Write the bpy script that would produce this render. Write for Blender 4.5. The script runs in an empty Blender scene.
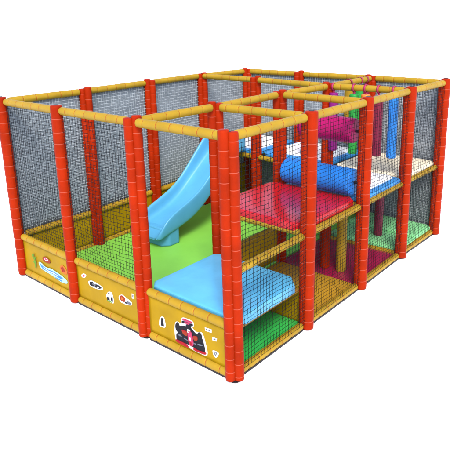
import bpy, bmesh, math, random
from mathutils import Vector, Matrix
random.seed(7)
scene = bpy.context.scene
COL = scene.collection
PI = math.pi

# ------------------------------------------------------------------ materials
def nd(nt, typ, **kw):
    n = nt.nodes.new(typ)
    for k, v in kw.items():
        setattr(n, k, v)
    return n

def vinyl(name, col, rough=0.38, spec=0.3, var=0.10, bump=0.12, bscale=9.0, grime=0.0, coat=0.0):
    """padded PVC fabric: slight colour variation, soft wrinkles, fine weave"""
    m = bpy.data.materials.new(name); m.use_nodes = True
    nt = m.node_tree; b = nt.nodes['Principled BSDF']
    tc = nd(nt, 'ShaderNodeTexCoord'); oi = nd(nt, 'ShaderNodeObjectInfo')
    add = nd(nt, 'ShaderNodeVectorMath', operation='ADD')
    nt.links.new(tc.outputs['Object'], add.inputs[0])
    sc = nd(nt, 'ShaderNodeVectorMath', operation='SCALE'); sc.inputs['Scale'].default_value = 1.0
    nt.links.new(oi.outputs['Location'], sc.inputs[0]); nt.links.new(sc.outputs[0], add.inputs[1])
    n1 = nd(nt, 'ShaderNodeTexNoise'); n1.inputs['Scale'].default_value = 3.5; n1.inputs['Detail'].default_value = 4
    n2 = nd(nt, 'ShaderNodeTexNoise'); n2.inputs['Scale'].default_value = bscale; n2.inputs['Detail'].default_value = 3
    n2.inputs['Distortion'].default_value = 0.6
    for n in (n1, n2): nt.links.new(add.outputs[0], n.inputs['Vector'])
    ramp = nd(nt, 'ShaderNodeValToRGB')
    d = [c * (1 - var * 1.6) for c in col]; l = [min(1, c * (1 + var)) for c in col]
    ramp.color_ramp.elements[0].position = 0.3; ramp.color_ramp.elements[1].position = 0.72
    ramp.color_ramp.elements[0].color = (*d, 1); ramp.color_ramp.elements[1].color = (*l, 1)
    nt.links.new(n1.outputs['Fac'], ramp.inputs['Fac'])
    last = ramp.outputs['Color']
    if grime > 0:
        n3 = nd(nt, 'ShaderNodeTexNoise'); n3.inputs['Scale'].default_value = 22; n3.inputs['Detail'].default_value = 5
        nt.links.new(add.outputs[0], n3.inputs['Vector'])
        r3 = nd(nt, 'ShaderNodeValToRGB'); r3.color_ramp.elements[0].position = 0.56; r3.color_ramp.elements[1].position = 0.75
        nt.links.new(n3.outputs['Fac'], r3.inputs['Fac'])
        mu = nd(nt, 'ShaderNodeMath', operation='MULTIPLY'); mu.inputs[1].default_value = grime
        nt.links.new(r3.outputs['Color'], mu.inputs[0])
        mx = nd(nt, 'ShaderNodeMixRGB'); mx.inputs['Color2'].default_value = (*[c * 0.45 + 0.01 for c in col], 1)
        nt.links.new(mu.outputs[0], mx.inputs['Fac']); nt.links.new(last, mx.inputs['Color1'])
        last = mx.outputs['Color']
    nt.links.new(last, b.inputs['Base Color'])
    b.inputs['Roughness'].default_value = rough
    b.inputs['Specular IOR Level'].default_value = spec
    b.inputs['Coat Weight'].default_value = coat
    b.inputs['Coat Roughness'].default_value = 0.12
    bp = nd(nt, 'ShaderNodeBump'); bp.inputs['Strength'].default_value = bump; bp.inputs['Distance'].default_value = 0.02
    nt.links.new(n2.outputs['Fac'], bp.inputs['Height']); nt.links.new(bp.outputs['Normal'], b.inputs['Normal'])
    return m

def plain(name, col, rough=0.5, spec=0.3, metal=0.0):
    m = bpy.data.materials.new(name); m.use_nodes = True
    nt = m.node_tree; b = nt.nodes['Principled BSDF']
    tc = nd(nt, 'ShaderNodeTexCoord')
    n1 = nd(nt, 'ShaderNodeTexNoise'); n1.inputs['Scale'].default_value = 30
    nt.links.new(tc.outputs['Object'], n1.inputs['Vector'])
    ramp = nd(nt, 'ShaderNodeValToRGB')
    ramp.color_ramp.elements[0].color = (*[c * .85 for c in col], 1); ramp.color_ramp.elements[1].color = (*[min(1, c * 1.1) for c in col], 1)
    nt.links.new(n1.outputs['Fac'], ramp.inputs['Fac']); nt.links.new(ramp.outputs['Color'], b.inputs['Base Color'])
    b.inputs['Roughness'].default_value = rough; b.inputs['Specular IOR Level'].default_value = spec
    b.inputs['Metallic'].default_value = metal
    return m

def asphalt_sheet_mat():
    """grey sheet standing in for the asphalt beyond the nets, streaked and mottled like wet tarmac"""
    m = bpy.data.materials.new('stand_in_asphalt'); m.use_nodes = True
    nt = m.node_tree; b = nt.nodes['Principled BSDF']
    g = nd(nt, 'ShaderNodeNewGeometry'); mp = nd(nt, 'ShaderNodeMapping')
    mp.inputs['Scale'].default_value = (1.0, 1.0, 4.5)
    nt.links.new(g.outputs['Position'], mp.inputs['Vector'])
    n1 = nd(nt, 'ShaderNodeTexNoise'); n1.inputs['Scale'].default_value = 1.3; n1.inputs['Detail'].default_value = 6
    n2 = nd(nt, 'ShaderNodeTexNoise'); n2.inputs['Scale'].default_value = 26; n2.inputs['Detail'].default_value = 8
    n3 = nd(nt, 'ShaderNodeTexNoise'); n3.inputs['Scale'].default_value = 0.9; n3.inputs['Detail'].default_value = 2; n3.inputs['Distortion'].default_value = 1.2
    for n in (n1, n2, n3): nt.links.new(mp.outputs[0], n.inputs['Vector'])
    mixf = nd(nt, 'ShaderNodeMath', operation='MULTIPLY_ADD'); mixf.inputs[1].default_value = 0.40
    sub = nd(nt, 'ShaderNodeMath', operation='MULTIPLY'); sub.inputs[1].default_value = 0.60
    nt.links.new(n2.outputs['Fac'], sub.inputs[0]); nt.links.new(n1.outputs['Fac'], mixf.inputs[0]); nt.links.new(sub.outputs[0], mixf.inputs[2])
    r = nd(nt, 'ShaderNodeValToRGB'); r.color_ramp.elements[0].position = .36; r.color_ramp.elements[1].position = .64
    r.color_ramp.elements[0].color = SCR_D; r.color_ramp.elements[1].color = SCR_L
    nt.links.new(mixf.outputs[0], r.inputs['Fac'])
    r3 = nd(nt, 'ShaderNodeValToRGB'); r3.color_ramp.elements[0].position = .66; r3.color_ramp.elements[1].position = .72
    nt.links.new(n3.outputs['Fac'], r3.inputs['Fac'])
    mx = nd(nt, 'ShaderNodeMixRGB'); mx.inputs['Color2'].default_value = (.32, .345, .36, 1)
    nt.links.new(r3.outputs['Color'], mx.inputs['Fac']); nt.links.new(r.outputs['Color'], mx.inputs['Color1'])
    nt.links.new(mx.outputs['Color'], b.inputs['Base Color'])
    b.inputs['Roughness'].default_value = .8; b.inputs['Specular IOR Level'].default_value = .15
    return m

def ground_mat():
    m = bpy.data.materials.new('white_floor'); m.use_nodes = True
    nt = m.node_tree; b = nt.nodes['Principled BSDF']
    g = nd(nt, 'ShaderNodeNewGeometry'); n = nd(nt, 'ShaderNodeTexNoise'); n.inputs['Scale'].default_value = 3
    nt.links.new(g.outputs['Position'], n.inputs['Vector'])
    r = nd(nt, 'ShaderNodeValToRGB'); r.color_ramp.elements[0].color = (.90, .90, .90, 1); r.color_ramp.elements[1].color = (.94, .94, .94, 1)
    nt.links.new(n.outputs['Fac'], r.inputs['Fac']); nt.links.new(r.outputs['Color'], b.inputs['Base Color'])
    b.inputs['Roughness'].default_value = .9; b.inputs['Specular IOR Level'].default_value = .1
    return m

# ------------------------------------------------------------------ settings to tune
EXPOSURE = 1.5
SKY = 0.15
SUN = 1.4
SCR_D = (.125, .145, .16, 1); SCR_L = (.235, .26, .28, 1)
NETP = (.048, .040); NETR = .0022
M = {}
M['red'] = vinyl('red_vinyl', (.265, .0145, .0008), .5, .05, var=.14, bump=.25, bscale=14, grime=.16)
M['redseam'] = plain('pale_red_seam', (.33, .055, .03), .5, .1)
M['yellow'] = vinyl('yellow_vinyl', (.295, .178, .012), .44, .10, bump=.2, bscale=14, grime=.12)
M['yseam'] = plain('orange_seam', (.26, .055, .008), .5, .1)
M['panel'] = vinyl('yellow_panel', (.29, .172, .002), .48, .08, bump=.5, bscale=4, grime=.08)
M['green'] = vinyl('green_mat', (.19, .50, .06), .42, .25, var=.04, bump=.22, bscale=3, grime=.05)
M['lgreen'] = vinyl('pale_green_mat', (.24, .66, .28), .3, .4)
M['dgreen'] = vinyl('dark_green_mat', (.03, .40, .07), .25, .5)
M['lblue'] = vinyl('light_blue_vinyl', (.08, .34, .53), .2, .5, var=.07, bump=.12, bscale=5, grime=.05)
M['slide'] = vinyl('blue_plastic', (.066, .27, .44), .32, .35, var=.05, bump=.03, bscale=25, grime=.08)
M['blue'] = vinyl('blue_vinyl', (.012, .14, .46), .38, .25)
M['bluebag'] = vinyl('blue_bag_vinyl', (.025, .19, .55), .35, .25)
M['redmat'] = vinyl('red_mat', (.42, .007, .012), .2, .3, var=.04, bump=.04, coat=.08)
M['cream'] = vinyl('cream_mat', (.80, .70, .50), .4, .3)
M['white'] = vinyl('white_mat', (.82, .82, .80), .35, .35, bump=.06)
M['brown'] = vinyl('ochre_mat', (.40, .215, .015), .4, .25)
M['purple'] = vinyl('plum_mat', (.27, .008, .05), .18, .5, coat=.5)
M['magenta'] = vinyl('magenta_vinyl', (.26, .003, .07), .42, .15)
M['violet'] = vinyl('violet_vinyl', (.16, .008, .12), .42, .18)
M['greenbag'] = vinyl('green_bag_vinyl', (.015, .22, .03), .4, .3)
M['maroon'] = vinyl('maroon_vinyl', (.16, .008, .03), .4, .3)
M['orange'] = vinyl('orange_vinyl', (.48, .14, .01), .4, .3)
M['strap'] = plain('plum_strap', (.28, .012, .06), .5)
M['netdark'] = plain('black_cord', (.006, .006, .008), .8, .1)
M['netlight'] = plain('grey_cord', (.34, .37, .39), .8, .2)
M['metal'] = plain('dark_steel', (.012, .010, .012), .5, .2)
M['board'] = plain('painted_board', (.24, .12, .015), .6)
M['asphalt_sheet'] = asphalt_sheet_mat()
for k, c in dict(s_white=(.50, .50, .47), s_black=(.012, .012, .016), s_red=(.26, .01, .016), s_pink=(.34, .035, .09), s_grey=(.10, .11, .14),
                 s_brown=(.22, .03, .012), s_orange=(.42, .11, .02), s_green=(.09, .20, .02), s_cyan=(.28, .50, .50), s_blue=(.05, .16, .50)).items():
    M[k] = plain('print_' + k[2:], c, .55, .06)

# ------------------------------------------------------------------ mesh builder
class MB:
    def __init__(s): s.v = []; s.f = []; s.mi = []; s.sm = []; s.mats = []
    def m(s, key):
        if key not in s.mats: s.mats.append(key)
        return s.mats.index(key)
    def add(s, vs, fs, key, smooth=True):
        o = len(s.v); i = s.m(key); s.v += [tuple(v) for v in vs]
        for f in fs: s.f.append([o + k for k in f]); s.mi.append(i); s.sm.append(smooth)
    def build(s, name, parent=None, loc=(0, 0, 0)):
        me = bpy.data.meshes.new(name)
        me.from_pydata(s.v, [], s.f)
        for k in s.mats: me.materials.append(M[k])
        me.polygons.foreach_set('material_index', s.mi); me.polygons.foreach_set('use_smooth', s.sm)
        me.update()
        bm = bmesh.new(); bm.from_mesh(me); bmesh.ops.recalc_face_normals(bm, faces=bm.faces); bm.to_mesh(me); bm.free()
        o = bpy.data.objects.new(name, me); COL.objects.link(o); o.location = loc
        if parent: o.parent = parent
        return o

def frame_of(d):
    d = Vector(d).normalized()
    a = Vector((0, 0, 1)) if abs(d.z) < .9 else Vector((1, 0, 0))
    x = d.cross(a).normalized(); y = d.cross(x).normalized()
    return d, x, y

def sweep(mb, p0, p1, prof, key, n=16, mats=None, smooth=True):
    """prof: list of (distance along, radius[, key]); closed ends"""
    p0 = Vector(p0); d, x, y = frame_of(Vector(p1) - p0)
    rings = []
    for e in prof:
        c = p0 + d * e[0]
        rings.append([c + (x * math.cos(2*PI*k/n) + y * math.sin(2*PI*k/n)) * e[1] for k in range(n)])
    for i in range(len(prof) - 1):
        key_i = prof[i][2] if len(prof[i]) > 2 else key
        mb.add(rings[i] + rings[i+1], [[k, (k+1) % n, n + (k+1) % n, n + k] for k in range(n)], key_i, smooth)
    mb.add(rings[0], [list(range(n))], key, False); mb.add(rings[-1], [list(range(n))], key, False)

def padded(mb, p0, p1, r, key, seam, seg=.17, n=16, pinch=.06, off=0.0, rag=.012):
    """foam sleeve sewn in short sections: each section swells a little, a stitched seam between"""
    L = (Vector(p1) - Vector(p0)).length
    cuts = [0.0]; s = seg * (1 - off)
    while s < L - seg * .35:
        cuts.append(s + random.uniform(-.008, .008)); s += seg
    cuts.append(L)
    prof = [(0.0, r * .55), (.004, r * .86)]
    for a, b in zip(cuts[:-1], cuts[1:]):
        rr = r * (1 + random.uniform(-rag, rag)); w = .0032
        a2 = a + w if a > 0 else .008
        b2 = b - w if b < L else L - .008
        prof += [(a2, rr * (1 - pinch)), (a2 + .010, rr * (1 - pinch * .25)), ((a2 + b2) / 2, rr), (b2 - .010, rr * (1 - pinch * .25))]
        if b < L: prof.append((b2, rr * (1 - pinch), seam))
        else: prof.append((b2, rr * (1 - pinch)))
    prof += [(L - .004, r * .86), (L, r * .55)]
    sweep(mb, p0, p1, prof, key, n)

def rbox(mb, lo, hi, key, ch=0.0, rnd=.02, steps=3, top_key=None):
    """upholstered slab: chamfered corners in plan, rounded top and bottom edge, slightly domed"""
    x0, y0, z0 = lo; x1, y1, z1 = hi
    cs = list(ch) if isinstance(ch, (list, tuple)) else [max(ch, .012)] * 4
    def outline(ins):
        a0, a1, b0, b1 = x0 + ins, x1 - ins, y0 + ins, y1 - ins
        k = .414 * ins
        C = [max(.006, q - k * 0.6) for q in cs]
        return [(a0 + C[0], b0), (a1 - C[1], b0), (a1, b0 + C[1]), (a1, b1 - C[2]), (a1 - C[2], b1), (a0 + C[3], b1), (a0, b1 - C[3]), (a0, b0 + C[0])]
    rings = []
    for i in range(steps + 1):
        t = i / steps * PI / 2
        rings.append((rnd * (1 - math.sin(t)), z0 + rnd * (1 - math.cos(t))))
    for i in range(steps + 1):
        t = i / steps * PI / 2
        rings.append((rnd * (1 - math.cos(t)), z1 - rnd * (1 - math.sin(t))))
    rings.append((rnd + .05, z1 + .004)); rings.append((rnd + .16, z1 + .007))
    # subdivide the outline for smooth shading
    def dense(o):
        out = []
        for i in range(8):
            p, q = o[i], o[(i+1) % 8]
            L = math.hypot(q[0]-p[0], q[1]-p[1])
            for k in range(6): out.append((p[0] + (q[0]-p[0]) * k / 6, p[1] + (q[1]-p[1]) * k / 6))
        return out
    R = [[(x, y, z) for x, y in dense(outline(i))] for i, z in rings]
    n = len(R[0])
    for i in range(len(R) - 1):
        mb.add(R[i] + R[i+1], [[k, (k+1) % n, n + (k+1) % n, n + k] for k in range(n)], key, True)
    mb.add(R[0], [list(range(n))], key, False)
    mb.add(R[-1], [list(range(n))], top_key or key, True)

def box(mb, lo, hi, key):
    x0, y0, z0 = lo; x1, y1, z1 = hi
    vs = [(x0,y0,z0),(x1,y0,z0),(x1,y1,z0),(x0,y1,z0),(x0,y0,z1),(x1,y0,z1),(x1,y1,z1),(x0,y1,z1)]
    mb.add(vs, [[0,3,2,1],[4,5,6,7],[0,1,5,4],[1,2,6,5],[2,3,7,6],[3,0,4,7]], key, False)

def net(mb, o, a, la, lb, key, pitch=(.05, .04), r=.0026, nrm=None):
    """knotted cord net from o, along unit vector a (length la) and up (length lb)"""
    o = Vector(o); a = Vector(a).normalized(); b = Vector((0, 0, 1)); nn = a.cross(b)
    na = max(2, round(la / pitch[0])); nb = max(2, round(lb / pitch[1]))
    ph = random.uniform(0, 6)
    def P(i, j):
        s = i / na; t = j / nb; e = min(1, 8 * min(s, 1 - s, t, 1 - t))
        w = .010 * math.sin(4.2 * s + 5.1 * t + ph) + .006 * math.sin(9 * s - 7 * t + ph)
        rnd = random.Random(i * 7919 + j * 104729 + int(ph * 100))
        return o + a * (la * s + e * rnd.uniform(-.005, .005)) + b * (lb * t + e * (rnd.uniform(-.005, .005) - .006 * math.sin(PI * s))) + nn * (w * e)
    G = [[P(i, j) for j in range(nb + 1)] for i in range(na + 1)]
    def cord(pts, dirs):
        x, y = dirs; vs = []
        for p in pts:
            for k in range(3):
                an = 2 * PI * k / 3; vs.append(p + x * (r * math.cos(an)) + y * (r * math.sin(an)))
        fs = []
        for i in range(len(pts) - 1):
            for k in range(3): fs.append([i*3+k, i*3+(k+1) % 3, i*3+3+(k+1) % 3, i*3+3+k])
        mb.add(vs, fs, key, True)
    for i in range(na + 1): cord(G[i], (a, nn))
    for j in range(nb + 1): cord([G[i][j] for i in range(na + 1)], (b, nn))
    k = r * 2.0; vs = []; fs = []
    for i in range(1, na):
        for j in range(1, nb):
            p = G[i][j]; q = len(vs)
            vs += [p + a*k, p + b*k, p - a*k, p - b*k, p + nn*k, p - nn*k]
            for t in range(4): fs += [[q+t, q+(t+1) % 4, q+4], [q+(t+1) % 4, q+t, q+5]]
    mb.add(vs, fs, key, True)

def empty(name, loc=(0, 0, 0)):
    o = bpy.data.objects.new(name, None); COL.objects.link(o); o.location = loc; o.empty_display_size = .2
    return o
def tag(o, label, cat=None, group=None, kind=None):
    if label: o['label'] = label
    if cat: o['category'] = cat
    if group: o['group'] = group
    if kind: o['kind'] = kind
    return o

# ------------------------------------------------------------------ grid of the frame
U = [0.0, 1.15, 2.41, 3.6]
V = [0.0, 1.15, 2.30, 3.43, 4.6]
H = 2.27
PR = .043      # post sleeve radius
BR = .043      # beam radius
# post positions (a couple stand slightly off the grid, as in the photo)
POS = {(i, j): (U[i], V[j]) for i in range(4) for j in range(5)}
POS[(0, 0)] = (-.01, .02); POS[(1, 0)] = (1.175, 0.0); POS[(3, 3)] = (3.585, 3.44); POS[(3, 4)] = (3.60, 4.55); POS[(2, 1)] = (2.43, 1.12); POS[(2, 4)] = (2.46, 4.59); POS[(1, 3)] = (1.07, 3.5); POS[(0, 3)] = (-.12, 3.53); POS[(0, 2)] = (-.08, 2.35)
POS[(2, 3)] = (2.46, 3.36)
posts = [(0,0),(1,0),(2,0),(3,0),(3,1),(3,2),(3,3),(3,4),(0,1),(0,2),(0,3),(0,4),(1,4),(2,4),(1,3),(2,3),(2,2),(2,1)]

# ------------------------------------------------------------------ ground
g = MB(); NA = 96
prof = [(0.01, 0), (4, 0), (12, 0), (24, 0)] + [(24 + 6 * math.sin(t), 6 * (1 - math.cos(t))) for t in [k * .13 for k in range(1, 12)]]
rings = [[(1.8 + r * math.cos(2*PI*k/NA), 2.3 + r * math.sin(2*PI*k/NA), z) for k in range(NA)] for r, z in prof]
for i in range(len(rings) - 1):
    g.add(rings[i] + rings[i+1], [[k, (k+1) % NA, NA + (k+1) % NA, NA + k] for k in range(NA)], 'ground', True)
M['ground'] = ground_mat()
tag(g.build('ground'), 'plain white ground sweeping up into a white backdrop', kind='structure')

# ------------------------------------------------------------------ the frame
F = tag(empty('play_frame', (0, 0, 0)),
        'large soft play frame of red padded posts, yellow padded beams and cord nets', 'play frame')

def post_mesh(wide):
    mb = MB()
    if wide:   # one stout sleeve with a slimmer one behind it
        padded(mb, (.018, -.004, .012), (.018, -.004, H + .03), .064, 'red', 'redseam', .135, 22, .04, random.random() * .6)
        padded(mb, (-.024, -.034, .012), (-.024, -.034, H + .01), .042, 'red', 'redseam', .135, 16, .04, .5)
    else:
        d = .037
        for s in (-1, 1):
            padded(mb, (s * d, 0, .012), (s * d, 0, H + .022 + .010 * s), .049, 'red', 'redseam', .135, 18, .045, .3 if s > 0 else .72)
    return mb
variants = []
for k in range(6):
    wide = k >= 4
    p = post_mesh(wide).build('post', F)
    c = MB(); zc = H + (.030 if wide else .010); xc = .018 if wide else 0; yc = -.006 if wide else 0
    sweep(c, (xc, yc, zc - .02), (xc, yc, zc + .05), [(0, .027), (.022, .027), (.024, .024)], 'metal', 18)
    c.build('post_cap', p)
    ft = MB(); sweep(ft, (0, 0, .001), (0, 0, .04), [(0, .044), (.008, .044), (.012, .03)], 'metal', 18)
    ft.build('post_foot', p)
    variants.append(p)
def copy_tree(o, parent):
    c = o.copy(); COL.objects.link(c); c.parent = parent
    for ch in list(o.children): copy_tree(ch, c)
    return c
used = set()
WIDE = {(3,1): 0, (3,2): 0, (3,3): 0, (3,4): 0, (1,0): -70, (0,0): -60}
for k, ij in enumerate(posts):
    vi = 4 + k % 2 if ij in WIDE else k % 4
    if vi not in used: p = variants[vi]; used.add(vi)
    else: p = copy_tree(variants[vi], F)
    x, y = POS[ij]; p.location = (x + (.035 if ij[0] == 0 and ij[1] else 0), y - (.035 if ij[1] == 4 and ij[0] < 3 else 0), 0)
    ang = math.radians(WIDE[ij]) if ij in WIDE else PI / 4 + PI * (k % 2)
    p.rotation_euler = (random.uniform(-.004, .004), random.uniform(-.004, .004), ang + random.uniform(-.06, .06))

def beam(p, q, z, r=BR, trim=(.072, .072), name='beam', dz=0.0):
    p = Vector((p[0], p[1], z)); q = Vector((q[0], q[1], z + dz)); d = (q - p).normalized()
    a = p + d * trim[0]; b = q - d * trim[1]
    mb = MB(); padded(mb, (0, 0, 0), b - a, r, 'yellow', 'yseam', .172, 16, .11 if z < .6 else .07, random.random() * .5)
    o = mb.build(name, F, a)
    if z < .1:  # dark strip added below the rail to draw its contact shadow
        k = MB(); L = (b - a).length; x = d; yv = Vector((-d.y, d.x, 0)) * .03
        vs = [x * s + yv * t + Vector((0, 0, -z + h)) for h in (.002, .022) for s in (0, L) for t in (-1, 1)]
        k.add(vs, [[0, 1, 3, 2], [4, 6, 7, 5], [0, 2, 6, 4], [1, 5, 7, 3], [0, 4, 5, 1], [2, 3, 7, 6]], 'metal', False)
        k.build('contact_shadow_strip', o)
    return o

ZT = H - .03
top = [((0,0),(1,0)),((1,0),(2,0)),((2,0),(3,0)),((3,0),(3,1)),((3,1),(3,2)),((3,2),(3,3)),((3,3),(3,4)),
       ((0,0),(0,1)),((0,1),(0,2)),((0,2),(0,3)),((0,3),(0,4)),((0,4),(1,4)),((1,4),(2,4)),((2,4),(3,4)),
       ((2,0),(2,1)),((2,1),(2,2)),((2,2),(2,3)),((2,3),(2,4)),((2,1),(3,1)),((2,2),(3,2)),((0,3),(1,3)),((1,3),(2,3)),((2,3),(3,3))]
for a, b in top: beam(POS[a], POS[b], ZT)
# skirt rails, bottom rails and deck rails
ZS = .535; ZB = .052
for a, b in [((0,0),(1,0)),((1,0),(2,0)),((2,0),(3,0)),((0,0),(0,1)),((0,1),(0,2)),((0,2),(0,3)),((0,3),(0,4))]:
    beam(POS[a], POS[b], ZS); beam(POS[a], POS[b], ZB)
for j in range(4):
    a, c = [(POS[(3,k)][0] - .018, POS[(3,k)][1]) for k in (j, j + 1)]
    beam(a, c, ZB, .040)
    beam(a, c, 1.045, .040 if j < 2 else .034)
for i in range(3):
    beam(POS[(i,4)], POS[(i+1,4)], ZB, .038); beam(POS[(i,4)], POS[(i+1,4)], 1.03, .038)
    beam(POS[(i,3)] if i else (0, 3.43), POS[(i+1,3)], 1.035, .038)
beam(POS[(2,1)], POS[(3,1)], 1.055, .040)
beam(POS[(2,2)], POS[(3,2)], 1.03, .038)
beam(POS[(2,1)], POS[(2,2)], 1.03, .038); beam(POS[(2,2)], POS[(2,3)], 1.03, .038)
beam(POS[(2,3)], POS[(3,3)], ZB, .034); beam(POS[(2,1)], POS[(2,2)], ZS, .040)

# yellow skirt panels with printed stickers on the front ones
STICK = {}
def panel(p, q, z0, z1, key='panel'):
    p = Vector((*p, 0)); q = Vector((*q, 0)); d = (q - p); L = d.length; d.normalize(); n = d.cross(Vector((0, 0, 1)))
    a = p + d * .065; L -= .13; mb = MB()
    NX, NZ = 26, 8; pts = []
    ph = random.uniform(0, 6)
    for sgn in (-1, 1):
        for i in range(NX + 1):
            for k in range(NZ + 1):
                s = i / NX; t = k / NZ
                pts.append(d * (L * s) + Vector((0, 0, z0 + (z1 - z0) * t)) + n * (sgn * .008))
    W = NZ + 1; o2 = (NX + 1) * W; fs = []
    for i in range(NX):
        for k in range(NZ):
            q4 = [i*W+k, (i+1)*W+k, (i+1)*W+k+1, i*W+k+1]
            fs.append(q4); fs.append([x + o2 for x in q4[::-1]])
    border = [i*W for i in range(NX+1)] + [NX*W+k for k in range(1, W)] + [i*W+NZ for i in range(NX-1, -1, -1)] + [k for k in range(NZ-1, 0, -1)]
    for x in range(len(border)):
        y = border[(x+1) % len(border)]; fs.append([border[x], y, y + o2, border[x] + o2])
    mb.add(pts, fs, key, True)
    return mb.build('side_panel', F, a)
PAN = []
for a, b in [((0,0),(1,0)),((1,0),(2,0)),((2,0),(3,0)),((0,0),(0,1)),((0,1),(0,2)),((0,2),(0,3)),((0,3),(0,4)),((2,1),(2,2))]:
    PAN.append(panel(POS[a], POS[b], .08, .51))
PAN.append(panel((2.41, 1.15), (3.6, 1.15), .02, .44)); PAN.append(panel((2.41, 0), (2.41, 1.15), .02, .44))
tag(PAN[0], 'yellow panel printed with a river, a fish and a shell')
tag(PAN[1], 'yellow panel with small car and animal stickers')
tag(PAN[2], 'yellow panel with a large racing car sticker')
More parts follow.
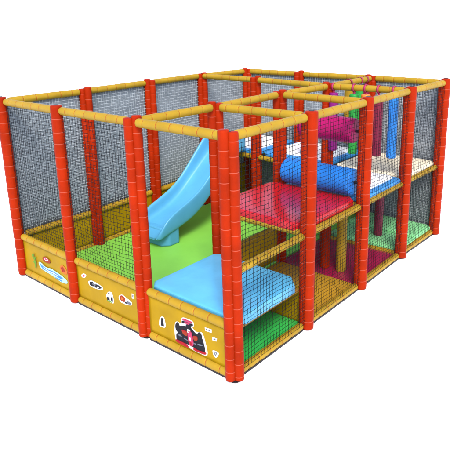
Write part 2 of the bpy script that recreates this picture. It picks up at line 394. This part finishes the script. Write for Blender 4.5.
STICKERS = [
 (2, 'racing_car_sticker', [
   ('white', [(2.85, 0.323), (2.881, 0.349), (2.92, 0.342), (2.943, 0.356), (2.952, 0.424), (3.107, 0.429), (3.113, 0.376), (3.083, 0.35), (3.147, 0.325), (3.213, 0.357), (3.243, 0.305), (3.281, 0.171), (3.27, 0.117), (3.131, 0.11), (3.048, 0.116), (2.903, 0.125), (2.85, 0.125), (2.837, 0.209)]),
   ('black', [(2.882, 0.292), (2.933, 0.322), (2.997, 0.339), (3.079, 0.348), (3.119, 0.314), (3.16, 0.303), (3.224, 0.29), (3.245, 0.175), (3.225, 0.139), (3.086, 0.146), (2.882, 0.149)]),
   ('black', [(2.919, 0.288), (2.914, 0.265), (2.904, 0.246), (2.89, 0.236), (2.876, 0.236), (2.864, 0.246), (2.856, 0.264), (2.855, 0.287), (2.859, 0.311), (2.87, 0.329), (2.883, 0.34), (2.898, 0.34), (2.91, 0.33), (2.917, 0.311)]),
   ('black', [(3.215, 0.292), (3.21, 0.27), (3.201, 0.253), (3.187, 0.243), (3.173, 0.243), (3.16, 0.252), (3.152, 0.269), (3.15, 0.291), (3.154, 0.312), (3.164, 0.33), (3.178, 0.339), (3.192, 0.339), (3.205, 0.33), (3.213, 0.313)]),
   ('black', [(2.864, 0.216), (2.927, 0.231), (2.97, 0.217), (2.971, 0.151), (2.916, 0.142), (2.862, 0.145)]),
   ('black', [(3.132, 0.21), (3.188, 0.228), (3.239, 0.229), (3.25, 0.169), (3.239, 0.138), (3.137, 0.136)]),
   ('grey', [(2.876, 0.211), (2.921, 0.22), (2.95, 0.209), (2.91, 0.198)]),
   ('grey', [(3.145, 0.206), (3.188, 0.218), (3.225, 0.216), (3.182, 0.199)]),
   ('brown', [(2.941, 0.286), (3.013, 0.29), (3.023, 0.256), (3.007, 0.231), (2.957, 0.243)]),
   ('brown', [(3.093, 0.276), (3.154, 0.286), (3.157, 0.25), (3.133, 0.225), (3.105, 0.233)]),
   ('red', [(2.95, 0.286), (3.008, 0.285), (3.005, 0.272), (2.952, 0.273)]),
   ('red', [(3.1, 0.273), (3.15, 0.281), (3.149, 0.271), (3.102, 0.263)]),
   ('grey', [(2.974, 0.203), (3.022, 0.198), (3.022, 0.192), (2.974, 0.195)]),
   ('grey', [(3.098, 0.201), (3.136, 0.2), (3.135, 0.192), (3.098, 0.193)]),
   ('red', [(2.857, 0.151), (3.002, 0.148), (3.027, 0.131), (3.027, 0.115), (2.855, 0.123)]),
   ('red', [(3.1, 0.152), (3.137, 0.14), (3.263, 0.159), (3.259, 0.132), (3.098, 0.12)]),
   ('pink', [(3.031, 0.308), (3.076, 0.306), (3.092, 0.247), (3.102, 0.185), (3.086, 0.15), (3.044, 0.16), (3.029, 0.239)]),
   ('white', [(3.044, 0.245), (3.07, 0.243), (3.075, 0.213), (3.049, 0.212)]),
   ('red', [(3.051, 0.198), (3.079, 0.197), (3.082, 0.164), (3.058, 0.166)]),
   ('black', [(3.014, 0.37), (3.071, 0.372), (3.069, 0.341), (3.053, 0.316), (3.024, 0.313), (3.011, 0.331)]),
   ('white', [(3.027, 0.324), (3.063, 0.327), (3.059, 0.3), (3.042, 0.286), (3.025, 0.291)]),
   ('red', [(3.029, 0.307), (3.06, 0.309), (3.059, 0.302), (3.028, 0.3)]),
   ('pink', [(2.968, 0.41), (3.092, 0.415), (3.089, 0.402), (2.967, 0.399)]),
   ('black', [(2.961, 0.381), (2.991, 0.384), (2.99, 0.369), (2.961, 0.368)]),
   ('pink', [(3.0, 0.388), (3.057, 0.389), (3.057, 0.378), (3.0, 0.376)]),
   ('black', [(3.067, 0.389), (3.1, 0.391), (3.099, 0.378), (3.066, 0.376)]),
 ]),
 (2, 'tower_sticker', [
   ('white', [(2.629, 0.297), (2.673, 0.332), (2.703, 0.317), (2.72, 0.212), (2.61, 0.195)]),
   ('black', [(2.655, 0.304), (2.682, 0.31), (2.688, 0.223), (2.643, 0.217)]),
 ]),
 (2, 'small_sign_sticker', [
   ('white', [(3.253, 0.419), (3.34, 0.427), (3.338, 0.39), (3.256, 0.383)]),
   ('grey', [(3.268, 0.41), (3.288, 0.412), (3.288, 0.399), (3.267, 0.397)]),
   ('grey', [(3.302, 0.411), (3.326, 0.413), (3.326, 0.4), (3.301, 0.398)]),
 ]),
 (2, 'small_sign_sticker', [
   ('white', [(3.348, 0.354), (3.405, 0.357), (3.395, 0.324), (3.342, 0.318)]),
   ('grey', [(3.361, 0.346), (3.387, 0.347), (3.382, 0.332), (3.358, 0.33)]),
 ]),
 (2, 'small_sign_sticker', [
   ('white', [(3.338, 0.219), (3.413, 0.223), (3.421, 0.2), (3.383, 0.143), (3.349, 0.168)]),
   ('grey', [(3.357, 0.208), (3.399, 0.21), (3.382, 0.164), (3.363, 0.181)]),
   ('white', [(3.37, 0.202), (3.388, 0.202), (3.38, 0.184)]),
 ]),
 (1, 'small_sign_sticker', [
   ('white', [(1.325, 0.387), (1.381, 0.42), (1.431, 0.406), (1.393, 0.365), (1.332, 0.354)]),
   ('pink', [(1.356, 0.396), (1.401, 0.397), (1.379, 0.374), (1.349, 0.371)]),
 ]),
 (1, 'toy_car_sticker', [
   ('white', [(1.441, 0.339), (1.519, 0.375), (1.646, 0.366), (1.726, 0.344), (1.704, 0.308), (1.607, 0.291), (1.471, 0.287)]),
   ('black', [(1.47, 0.338), (1.526, 0.362), (1.575, 0.349), (1.549, 0.303), (1.479, 0.301)]),
   ('black', [(1.575, 0.347), (1.644, 0.353), (1.708, 0.335), (1.643, 0.306), (1.563, 0.304)]),
   ('grey', [(1.53, 0.348), (1.6, 0.343), (1.578, 0.325), (1.521, 0.327)]),
   ('white', [(1.612, 0.328), (1.652, 0.331), (1.638, 0.314), (1.604, 0.311)]),
 ]),
 (1, 'animal_sticker', [
   ('white', [(1.76, 0.267), (1.812, 0.33), (1.875, 0.339), (1.896, 0.274), (1.898, 0.206), (1.803, 0.201)]),
   ('black', [(1.781, 0.261), (1.824, 0.256), (1.825, 0.223), (1.781, 0.22)]),
   ('black', [(1.851, 0.278), (1.882, 0.267), (1.879, 0.226), (1.848, 0.236)]),
   ('black', [(1.809, 0.311), (1.832, 0.318), (1.832, 0.304), (1.81, 0.296)]),
   ('green', [(1.778, 0.217), (1.873, 0.22), (1.871, 0.209), (1.784, 0.206)]),
 ]),
 (1, 'animal_sticker', [
   ('white', [(1.982, 0.329), (2.05, 0.372), (2.111, 0.353), (2.205, 0.333), (2.21, 0.29), (2.114, 0.267), (2.005, 0.264)]),
   ('brown', [(2.004, 0.336), (2.048, 0.361), (2.105, 0.343), (2.089, 0.287), (2.016, 0.287)]),
   ('grey', [(2.115, 0.321), (2.193, 0.315), (2.188, 0.289), (2.121, 0.284)]),
   ('orange', [(2.035, 0.335), (2.076, 0.334), (2.062, 0.304), (2.031, 0.305)]),
   ('black', [(2.092, 0.3), (2.123, 0.297), (2.116, 0.282), (2.09, 0.281)]),
 ]),
 (1, 'small_sign_sticker', [
   ('white', [(2.216, 0.434), (2.253, 0.433), (2.242, 0.375), (2.21, 0.377)]),
   ('grey', [(2.225, 0.421), (2.242, 0.419), (2.236, 0.393), (2.222, 0.393)]),
 ]),
 (0, 'plant_sticker', [
   ('green', [(0.278, 0.362), (0.323, 0.38), (0.311, 0.326), (0.28, 0.323)]),
   ('green', [(0.282, 0.309), (0.363, 0.352), (0.341, 0.298)]),
   ('green', [(0.287, 0.262), (0.362, 0.301), (0.338, 0.234)]),
   ('green', [(0.32, 0.331), (0.334, 0.335), (0.352, 0.205), (0.323, 0.191)]),
 ]),
 (0, 'fish_sticker', [
   ('brown', [(0.515, 0.38), (0.58, 0.411), (0.651, 0.401), (0.699, 0.375), (0.672, 0.339), (0.613, 0.334), (0.535, 0.334)]),
   ('white', [(0.549, 0.381), (0.602, 0.401), (0.652, 0.379), (0.592, 0.35)]),
   ('pink', [(0.569, 0.38), (0.606, 0.393), (0.632, 0.377), (0.594, 0.361)]),
 ]),
 (0, 'wave_sticker', [
   ('cyan', [(0.415, 0.297), (0.483, 0.301), (0.575, 0.263), (0.7, 0.284), (0.816, 0.266), (0.929, 0.25), (1.029, 0.211), (1.012, 0.174), (0.889, 0.157), (0.753, 0.184), (0.635, 0.199), (0.513, 0.203), (0.428, 0.238)]),
   ('blue', [(0.437, 0.284), (0.525, 0.261), (0.62, 0.247), (0.72, 0.26), (0.858, 0.242), (0.957, 0.215), (0.873, 0.198), (0.747, 0.219), (0.614, 0.217), (0.487, 0.221)]),
   ('white', [(0.488, 0.261), (0.593, 0.235), (0.752, 0.242), (0.873, 0.222), (0.737, 0.229), (0.591, 0.222)]),
   ('blue', [(0.778, 0.194), (0.917, 0.185), (0.891, 0.17), (0.767, 0.182)]),
 ]),
 (0, 'shell_sticker', [
   ('orange', [(0.887, 0.362), (0.945, 0.403), (1.003, 0.381), (1.042, 0.335), (1.021, 0.29), (0.948, 0.291), (0.896, 0.322)]),
   ('brown', [(0.942, 0.385), (0.974, 0.373), (1.005, 0.315), (0.964, 0.317), (0.924, 0.351)]),
   ('red', [(0.906, 0.354), (0.922, 0.365), (0.963, 0.311), (0.944, 0.309)]),
 ]),
]
def chaikin(p, it=2):
    for _ in range(it):
        o = []
        for a, c in zip(p, p[1:] + p[:1]):
            o += [(a[0] * .8 + c[0] * .2, a[1] * .8 + c[1] * .2), (a[0] * .2 + c[0] * .8, a[1] * .2 + c[1] * .8)]
        p = o
    return p
for pi, name, polys in STICKERS:
    mb = MB(); pan = PAN[pi]
    y0 = -.0105 - pan.location.y
    for k, (c, pts) in enumerate(polys):
        if len(pts) > 4: pts = chaikin(pts)
        y = y0 - .0006 * k
        vs = [(u - pan.location.x, y, z) for u, z in pts] + [(u - pan.location.x, y + .0006 * k + .0015, z) for u, z in pts]
        n = len(pts)
        mb.add(vs, [list(range(n))] + [[i, (i+1) % n, n + (i+1) % n, n + i] for i in range(n)], 's_' + c, False)
    mb.build(name, pan)

# nets: black cord on the near sides, grey cord and a sheet standing in for asphalt on the two far sides
def netbay(p, q, z0, z1, key, pitch, r, name='net'):
    p = Vector((*p, 0)); q = Vector((*q, 0)); d = (q - p); L = d.length; d.normalize()
    mb = MB(); net(mb, (0, 0, 0), d, L - .13, z1 - z0, key, pitch, r)
    return mb.build(name, F, p + d * .065 + Vector((0, 0, z0)))
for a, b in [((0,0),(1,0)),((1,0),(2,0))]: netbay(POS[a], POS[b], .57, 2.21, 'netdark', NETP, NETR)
for j in range(4):
    a, b = POS[(3,j)], POS[(3,j+1)]
    netbay((a[0] + .026, a[1]), (b[0] + .026, b[1]), .09, 2.215, 'netdark', NETP, NETR)
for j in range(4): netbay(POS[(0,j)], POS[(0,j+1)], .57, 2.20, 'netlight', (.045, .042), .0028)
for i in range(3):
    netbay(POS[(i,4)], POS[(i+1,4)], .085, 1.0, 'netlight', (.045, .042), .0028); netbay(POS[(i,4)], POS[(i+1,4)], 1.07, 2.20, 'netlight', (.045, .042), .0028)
def asphalt_sheet(p, q, z0, z1, off):
    p = Vector((*p, 0)) + Vector(off); q = Vector((*q, 0)) + Vector(off); d = (q - p); L = d.length; d.normalize(); n = d.cross(Vector((0,0,1)))
    a = p + d * .01; mb = MB(); NX, NZ = 14, 16; L -= .02
    pts = []
    for sg in (0, .004):
        for i in range(NX + 1):
            for k in range(NZ + 1):
                s, t = i / NX, k / NZ
                w = .006 * math.sin(9 * s + 3 * t) + .004 * math.sin(17 * t + 5 * s)
                zt = z1 - .008 * abs(math.sin(s * PI * 5)) - .012 * math.sin(PI * s)
                pts.append(d * (L * s) + Vector((0, 0, z0 + (zt - z0) * t)) + n * (w + sg))
    W = NZ + 1; o2 = (NX + 1) * W; fs = []
    for i in range(NX):
        for k in range(NZ):
            q4 = [i*W+k, (i+1)*W+k, (i+1)*W+k+1, i*W+k+1]; fs.append(q4); fs.append([x + o2 for x in q4[::-1]])
    border = [i*W for i in range(NX+1)] + [NX*W+k for k in range(1, W)] + [i*W+NZ for i in range(NX-1, -1, -1)] + [k for k in range(NZ-1, 0, -1)]
    for x in range(len(border)):
        y = border[(x+1) % len(border)]; fs.append([border[x], y, y + o2, border[x] + o2])
    mb.add(pts, fs, 'asphalt_sheet', True)
    mb.build('asphalt_stand_in', F, a)
for j in range(4): asphalt_sheet(POS[(0,j)], POS[(0,j+1)], .555, 2.215, (-.03, 0, 0))
for i in range(3): asphalt_sheet(POS[(i,4)], POS[(i+1,4)], .06, 2.215, (0, .03, 0))

# deck boards
def board(lo, hi):
    mb = MB(); box(mb, lo, hi, 'board'); return mb.build('deck_board', F)
board((2.47, .09, .425), (3.54, 1.10, .455))
board((2.47, 1.2, 1.035), (3.54, 2.25, 1.062))
board((2.47, 2.36, 1.035), (3.54, 3.37, 1.062))
for i in range(3): board((U[i] + .07, 3.5, 1.035), (U[i+1] - .07, 4.53, 1.062))

# ------------------------------------------------------------------ mats
def mat(name, lo, hi, key, label, ch=.03, rnd=.02, group=None, cat='mat', pad=None):
    cx, cy = (lo[0] + hi[0]) / 2, (lo[1] + hi[1]) / 2
    mb = MB(); rbox(mb, (lo[0]-cx, lo[1]-cy, 0), (hi[0]-cx, hi[1]-cy, hi[2]-lo[2]), key, ch, rnd)
    if pad is None:
        o = mb.build(name, None, (cx, cy, lo[2]))
    else:
        o = empty(name, (cx, cy, lo[2])); b = mb.build('border', o)
        k, ins = pad; m2 = MB()
        rbox(m2, (lo[0]-cx+ins[0], lo[1]-cy+ins[1], hi[2]-lo[2]-.02), (hi[0]-cx-ins[2], hi[1]-cy-ins[3], hi[2]-lo[2]+.022), k, ch, .014)
        m2.build('pad', o)
    return tag(o, label, cat, group)
mat('floor_mat', (.02, .06, .004), (2.41, 3.455, .055), 'green', 'bright green floor mat under the foot of the blue slide', .03, .012, 'mats on the ground floor')
mat('floor_mat', (.0, 3.45, .004), (2.44, 4.54, .05), 'green', 'green floor mat beneath the far deck, at the back of the frame', .03, .012, 'mats on the ground floor')
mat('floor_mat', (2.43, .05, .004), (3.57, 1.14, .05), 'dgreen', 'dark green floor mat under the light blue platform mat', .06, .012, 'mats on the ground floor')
mat('floor_mat', (2.43, 1.165, .004), (3.57, 2.28, .05), 'brown', 'ochre yellow floor mat under the red deck', .06, .012, 'mats on the ground floor')
mat('floor_mat', (2.43, 2.29, .004), (3.57, 3.40, .05), 'purple', 'plum floor mat between the ochre mat and the pale green mats', .06, .012, 'mats on the ground floor')
mat('floor_mat', (2.46, 3.47, .004), (3.57, 3.99, .10), 'lgreen', 'pale green floor mat beside the plum mat, around the foot of the maroon bumper post', .03, .02, 'mats on the ground floor')
mat('floor_mat', (2.46, 4.01, .004), (3.57, 4.55, .13), 'lgreen', 'pale green floor mat in the far corner against the back net', .03, .02, 'mats on the ground floor')
mat('platform_mat', (2.40, .075, .455), (3.575, 1.10, .57), 'lblue', 'light blue low platform mat with cut corners, at the front corner of the frame', [.07, .13, .13, .07], .022)
mat('deck_mat', (2.36, 1.10, 1.062), (3.56, 2.24, 1.155), 'redmat', 'shiny red deck mat in front of the blue roller', .10, .022, 'mats on the upper decks')
M['blue2'] = vinyl('sky_blue_border', (.03, .22, .52), .35, .35)
mat('deck_mat', (2.45, 2.31, 1.062), (3.575, 3.40, 1.125), 'blue2', 'white padded deck mat with a blue border, right behind the blue roller', .07, .02, 'mats on the upper decks', pad=('white', (.08, .08, .09, .04)))
mat('deck_mat', (2.50, 3.49, 1.062), (3.555, 4.53, 1.125), 'cream', 'cream deck mat in the far right corner, behind the hanging bags', .07, .02, 'mats on the upper decks')
mat('deck_mat', (1.20, 3.49, 1.062), (2.39, 4.53, 1.125), 'blue2', 'white deck mat with a blue border on the far deck, midway along the back net', .07, .02, 'mats on the upper decks', pad=('white', (.08, .10, .10, .05)))
mat('deck_mat', (.06, 3.49, 1.062), (1.12, 4.53, 1.125), 'blue2', 'white deck mat with a blue border at the top of the slide', .07, .02, 'mats on the upper decks', pad=('white', (.08, .10, .10, .05)))

# ------------------------------------------------------------------ slide
def build_slide():
    root = empty('slide', (.68, 1.75, .055))
    ox, oy, oz = root.location
    # (v, rim height, bed height, under height)
    st = [(3.47, 1.475, 1.21, 1.15), (3.25, 1.47, 1.21, 1.13), (3.10, 1.435, 1.16, 1.06), (2.98, 1.36, 1.08, .97), (2.82, 1.20, .955, .83), (2.67, 1.05, .835, .70), (2.52, .91, .715, .58),
          (2.40, .805, .62, .49), (2.28, .735, .545, .42), (2.16, .675, .485, .36), (2.03, .625, .435, .32), (1.90, .580, .395, .285), (1.78, .535, .365, .26), (1.68, .480, .335, .235), (1.60, .415, .305, .215), (1.555, .345, .276, .195), (1.525, .300, .256, .188), (1.508, .262, .240, .195), (1.498, .236, .228, .208)]
    uL, uR, rw = .41, .97, .036
    rows = []
    for k, (v, zr, zb, zu) in enumerate(st):
        nar = max(0.0, (k - 12)) / 6.0; ins = .085 * nar ** 2.4
        a, b = uL + ins, uR - ins
        w = rw; f = .055
        pr = [(a + .03, zu), (a + .002, zu + .03), (a - .004, zr - .025), (a + .004, zr - .006), (a + w * .45, zr), (a + w * .85, zr - .008), (a + w + .008, zr - .03),
              (a + w + .018, zb + (zr - zb) * .35), (a + w + f * .8, zb + (zr - zb) * .08), (a + w + f + .04, zb)]
        pr += [(a + b - x, z) for x, z in reversed(pr)]
        pr.append(((a + b) / 2, zu - .004))
        rows.append([(x - ox, v - oy, z - oz) for x, z in pr])
    mb = MB(); n = len(rows[0])
    for i in range(len(rows) - 1):
        mb.add(rows[i] + rows[i+1], [[k, (k+1) % n, n + (k+1) % n, n + k] for k in range(n)], 'slide', True)
    mb.add(rows[0], [list(range(n))], 'slide', False); mid = [(sum(q[0] for q in rows[-1]) / n, -1.75 + 1.495, sum(q[2] for q in rows[-1]) / n)]; mb.add(rows[-1] + mid, [[k, (k+1) % n, n] for k in range(n)], 'slide', True)
    ch = mb.build('chute', root)
    bm = bmesh.new(); bm.from_mesh(ch.data); bmesh.ops.remove_doubles(bm, verts=bm.verts, dist=.0005); bm.to_mesh(ch.data); bm.free()
    sub = ch.modifiers.new('sub', 'SUBSURF'); sub.levels = 1; sub.render_levels = 2
    b = MB(); rbox(b, (.47 - ox, 1.615 - oy, 0), (.935 - ox, 1.97 - oy, .285), 'slide', .09, .03)
    b.build('foot_block', root)
    return tag(root, 'light blue plastic slide running down to the green floor mat', 'slide')
build_slide()

# ------------------------------------------------------------------ rollers
def roller(c, L, r, key, label):
    root = empty('foam_roller', c); mb = MB(); h = L / 2; e = .03
    prof = [(0, r * .80)] + [(e * (1 - math.cos(t)), r - e + e * math.sin(t)) for t in (.3, .7, 1.1, PI / 2)] + [(L * .25, r * 1.01), (L * .5, r * 1.012), (L * .75, r * 1.01)] + [(L - e * (1 - math.cos(t)), r - e + e * math.sin(t)) for t in (PI / 2, 1.1, .7, .3)] + [(L, r * .80)]
    sweep(mb, (-h, 0, 0), (h, 0, 0), prof, key, 32); mb.build('foam_body', root)
    a = MB(); sweep(a, (-h - .05, 0, 0), (h + .05, 0, 0), [(0, .017), (L + .1, .017)], 'metal', 12); a.build('axle', root)
    return tag(root, label, 'roller', 'foam rollers')
roller((3.03, 2.24, 1.325), .95, .155, 'blue', 'thick blue foam roller lying low across the back of the red deck')
roller((3.11, 2.30, 1.905), .72, .143, 'magenta', 'magenta foam roller hanging high above the blue roller')

# ------------------------------------------------------------------ hanging bags
def bag(x, y, z0, z1, key, label, axis='u', r=.062):
    root = empty('punch_bag', (x, y, z0)); L = z1 - z0; mb = MB(); e = .02
    prof = [(0, r * .6)] + [(e * (1 - math.cos(t)), r - e + e * math.sin(t)) for t in (.35, .8, 1.2, PI / 2)] + [(L * .33, r * 1.01), (L * .66, r * .99)] + [(L - e * (1 - math.cos(t)), r - e + e * math.sin(t)) for t in (PI / 2, 1.2, .8, .35)] + [(L, r * .6)]
    sweep(mb, (0, 0, 0), (0, 0, L), prof, key, 22); mb.build('bag_body', root)
    s = MB(); R = BR + .006; zc = ZT - z0; N = 24; w = .014; vs = []
    for k in range(N):
        an = 2 * PI * k / N
        for rr in (R, R + .005):
            for ww in (-w, w):
                c = rr * math.cos(an); q = rr * math.sin(an)
                vs.append((ww, c, zc + q) if axis == 'u' else (c, ww, zc + q))
    fs = []
    for k in range(N):
        a = 4 * k; b = 4 * ((k + 1) % N)
        for i, j in ((0, 1), (1, 3), (3, 2), (2, 0)): fs.append([a + i, a + j, b + j, b + i])
    s.add(vs, fs, 'strap', True)
    sweep(s, (0, 0, L - .01), (0, 0, zc - R), [(0, .020), (.008, .014), (zc - R - L + .008, .014)], 'strap', 10)
    s.build('strap', root)
    return tag(root, label, 'punch bag', 'bags hanging from the top beams')
yb = POS[(2,3)][1]
def yl(x): return yb + (V[3] - yb) * (x - POS[(2,3)][0]) / (3.6 - POS[(2,3)][0])
bag(2.535, yl(2.535), 1.36, 2.16, 'violet', 'violet hanging bag, seen beneath the right half of the magenta roller')
bag(2.835, yl(2.835), 1.35, 2.16, 'greenbag', 'green hanging bag between the violet and the orange ones')
bag(3.0, yl(3.0), 1.36, 2.165, 'orange', 'orange hanging bag mostly hidden behind a red post')
bag(3.18, yl(3.18), 1.36, 2.16, 'maroon', 'maroon hanging bag beside the bright blue one')
bag(3.385, yl(3.385), 1.36, 2.165, 'bluebag', 'bright blue hanging bag over the white mat, beside the maroon bag')
def xl(y): return POS[(2,3)][0] + (POS[(2,4)][0] - POS[(2,3)][0]) * (y - yb) / (4.59 - yb)
bag(xl(3.90), 3.90, 1.36, 2.165, 'yellow', 'yellow hanging bag behind the violet one', 'v')
bag(xl(4.21), 4.21, 1.36, 2.165, 'greenbag', 'green hanging bag near the back net, second of the row behind the yellow one', 'v')
bag(xl(4.39), 4.39, 1.36, 2.165, 'maroon', 'maroon hanging bag closest to the back net', 'v')

# ------------------------------------------------------------------ pillars under the decks
def pillar(x, y, z0, z1, key, label, r=.062):
    root = MB(); sweep(root, (0, 0, 0), (0, 0, z1 - z0), [(0, r * .85), (.008, r * .97), (.02, r), ((z1 - z0) / 2, r * 1.015), (z1 - z0 - .02, r), (z1 - z0 - .008, r * .97), (z1 - z0, r * .85)], key, 24)
    return tag(root.build('bumper_post', None, (x, y, z0)), label, 'bumper post', 'padded bumper posts')
pillar(3.0, 2.47, .052, 1.03, 'red', 'red padded bumper post under the deck, beside the yellow one')
pillar(3.225, 2.49, .052, 1.03, 'yellow', 'yellow padded bumper post standing on the plum mat')
pillar(3.08, 3.78, .104, 1.03, 'maroon', 'dark maroon padded bumper post standing on the pale green mat')
pillar(2.62, 2.62, .052, 1.03, 'blue', 'blue padded bumper post standing deep under the decks')

pillar(1.85, 3.7, 1.152, 1.47, 'blue', 'short blue padded bumper post on the far deck, behind the low blue roller')

# ------------------------------------------------------------------ camera, light
cam = bpy.data.cameras.new('camera'); co = bpy.data.objects.new('camera', cam); COL.objects.link(co)
f, cx, cy, az, el, roll = 567.1737, 242.6815, 177.3799, 2.2717, -0.2728, -0.0181
fw = Vector((math.cos(el) * math.cos(az), math.cos(el) * math.sin(az), math.sin(el)))
r0 = fw.cross(Vector((0, 0, 1))).normalized(); u0 = r0.cross(fw)
rr = r0 * math.cos(roll) + u0 * math.sin(roll); uu = -r0 * math.sin(roll) + u0 * math.cos(roll)
co.matrix_world = Matrix(((rr.x, uu.x, -fw.x, 6.5388), (rr.y, uu.y, -fw.y, -3.3242), (rr.z, uu.z, -fw.z, 3.1435), (0, 0, 0, 1)))
cam.sensor_fit = 'HORIZONTAL'; cam.sensor_width = 36; cam.lens = 36 * f / 450
cam.shift_x = -(cx - 225) / 450; cam.shift_y = (cy - 225) / 450
cam.clip_start = .1; cam.clip_end = 1000
scene.camera = co

SUN_EL = math.radians(48); SUN_DIR = Vector((.95, -1.0, 0)).normalized()   # towards the sun, in plan
w = bpy.data.worlds.new('World'); scene.world = w; w.use_nodes = True
nt = w.node_tree; bg = nt.nodes['Background']
sky = nt.nodes.new('ShaderNodeTexSky'); sky.sky_type = 'NISHITA'; sky.sun_disc = False
sky.sun_elevation = SUN_EL; sky.sun_rotation = math.atan2(SUN_DIR.x, SUN_DIR.y)
sky.air_density = 1.0; sky.dust_density = 2.0; sky.ozone_density = 0.6; sky.altitude = 0
nt.links.new(sky.outputs[0], bg.inputs['Color']); bg.inputs['Strength'].default_value = SKY
sl = bpy.data.lights.new('sun', 'SUN'); sl.energy = SUN; sl.angle = math.radians(18); sl.color = (1, .96, .90)
so = bpy.data.objects.new('sun', sl); COL.objects.link(so)
d = Vector((SUN_DIR.x * math.cos(SUN_EL), SUN_DIR.y * math.cos(SUN_EL), math.sin(SUN_EL)))
so.rotation_euler = d.to_track_quat('Z', 'Y').to_euler(); so.location = (0, -6, 8)

scene.render.resolution_x = 1024; scene.render.resolution_y = 1024
vs = scene.view_settings; vs.view_transform = 'Standard'; vs.look = 'None'; vs.exposure = EXPOSURE; vs.gamma = 1
scene.cycles.max_bounces = 8
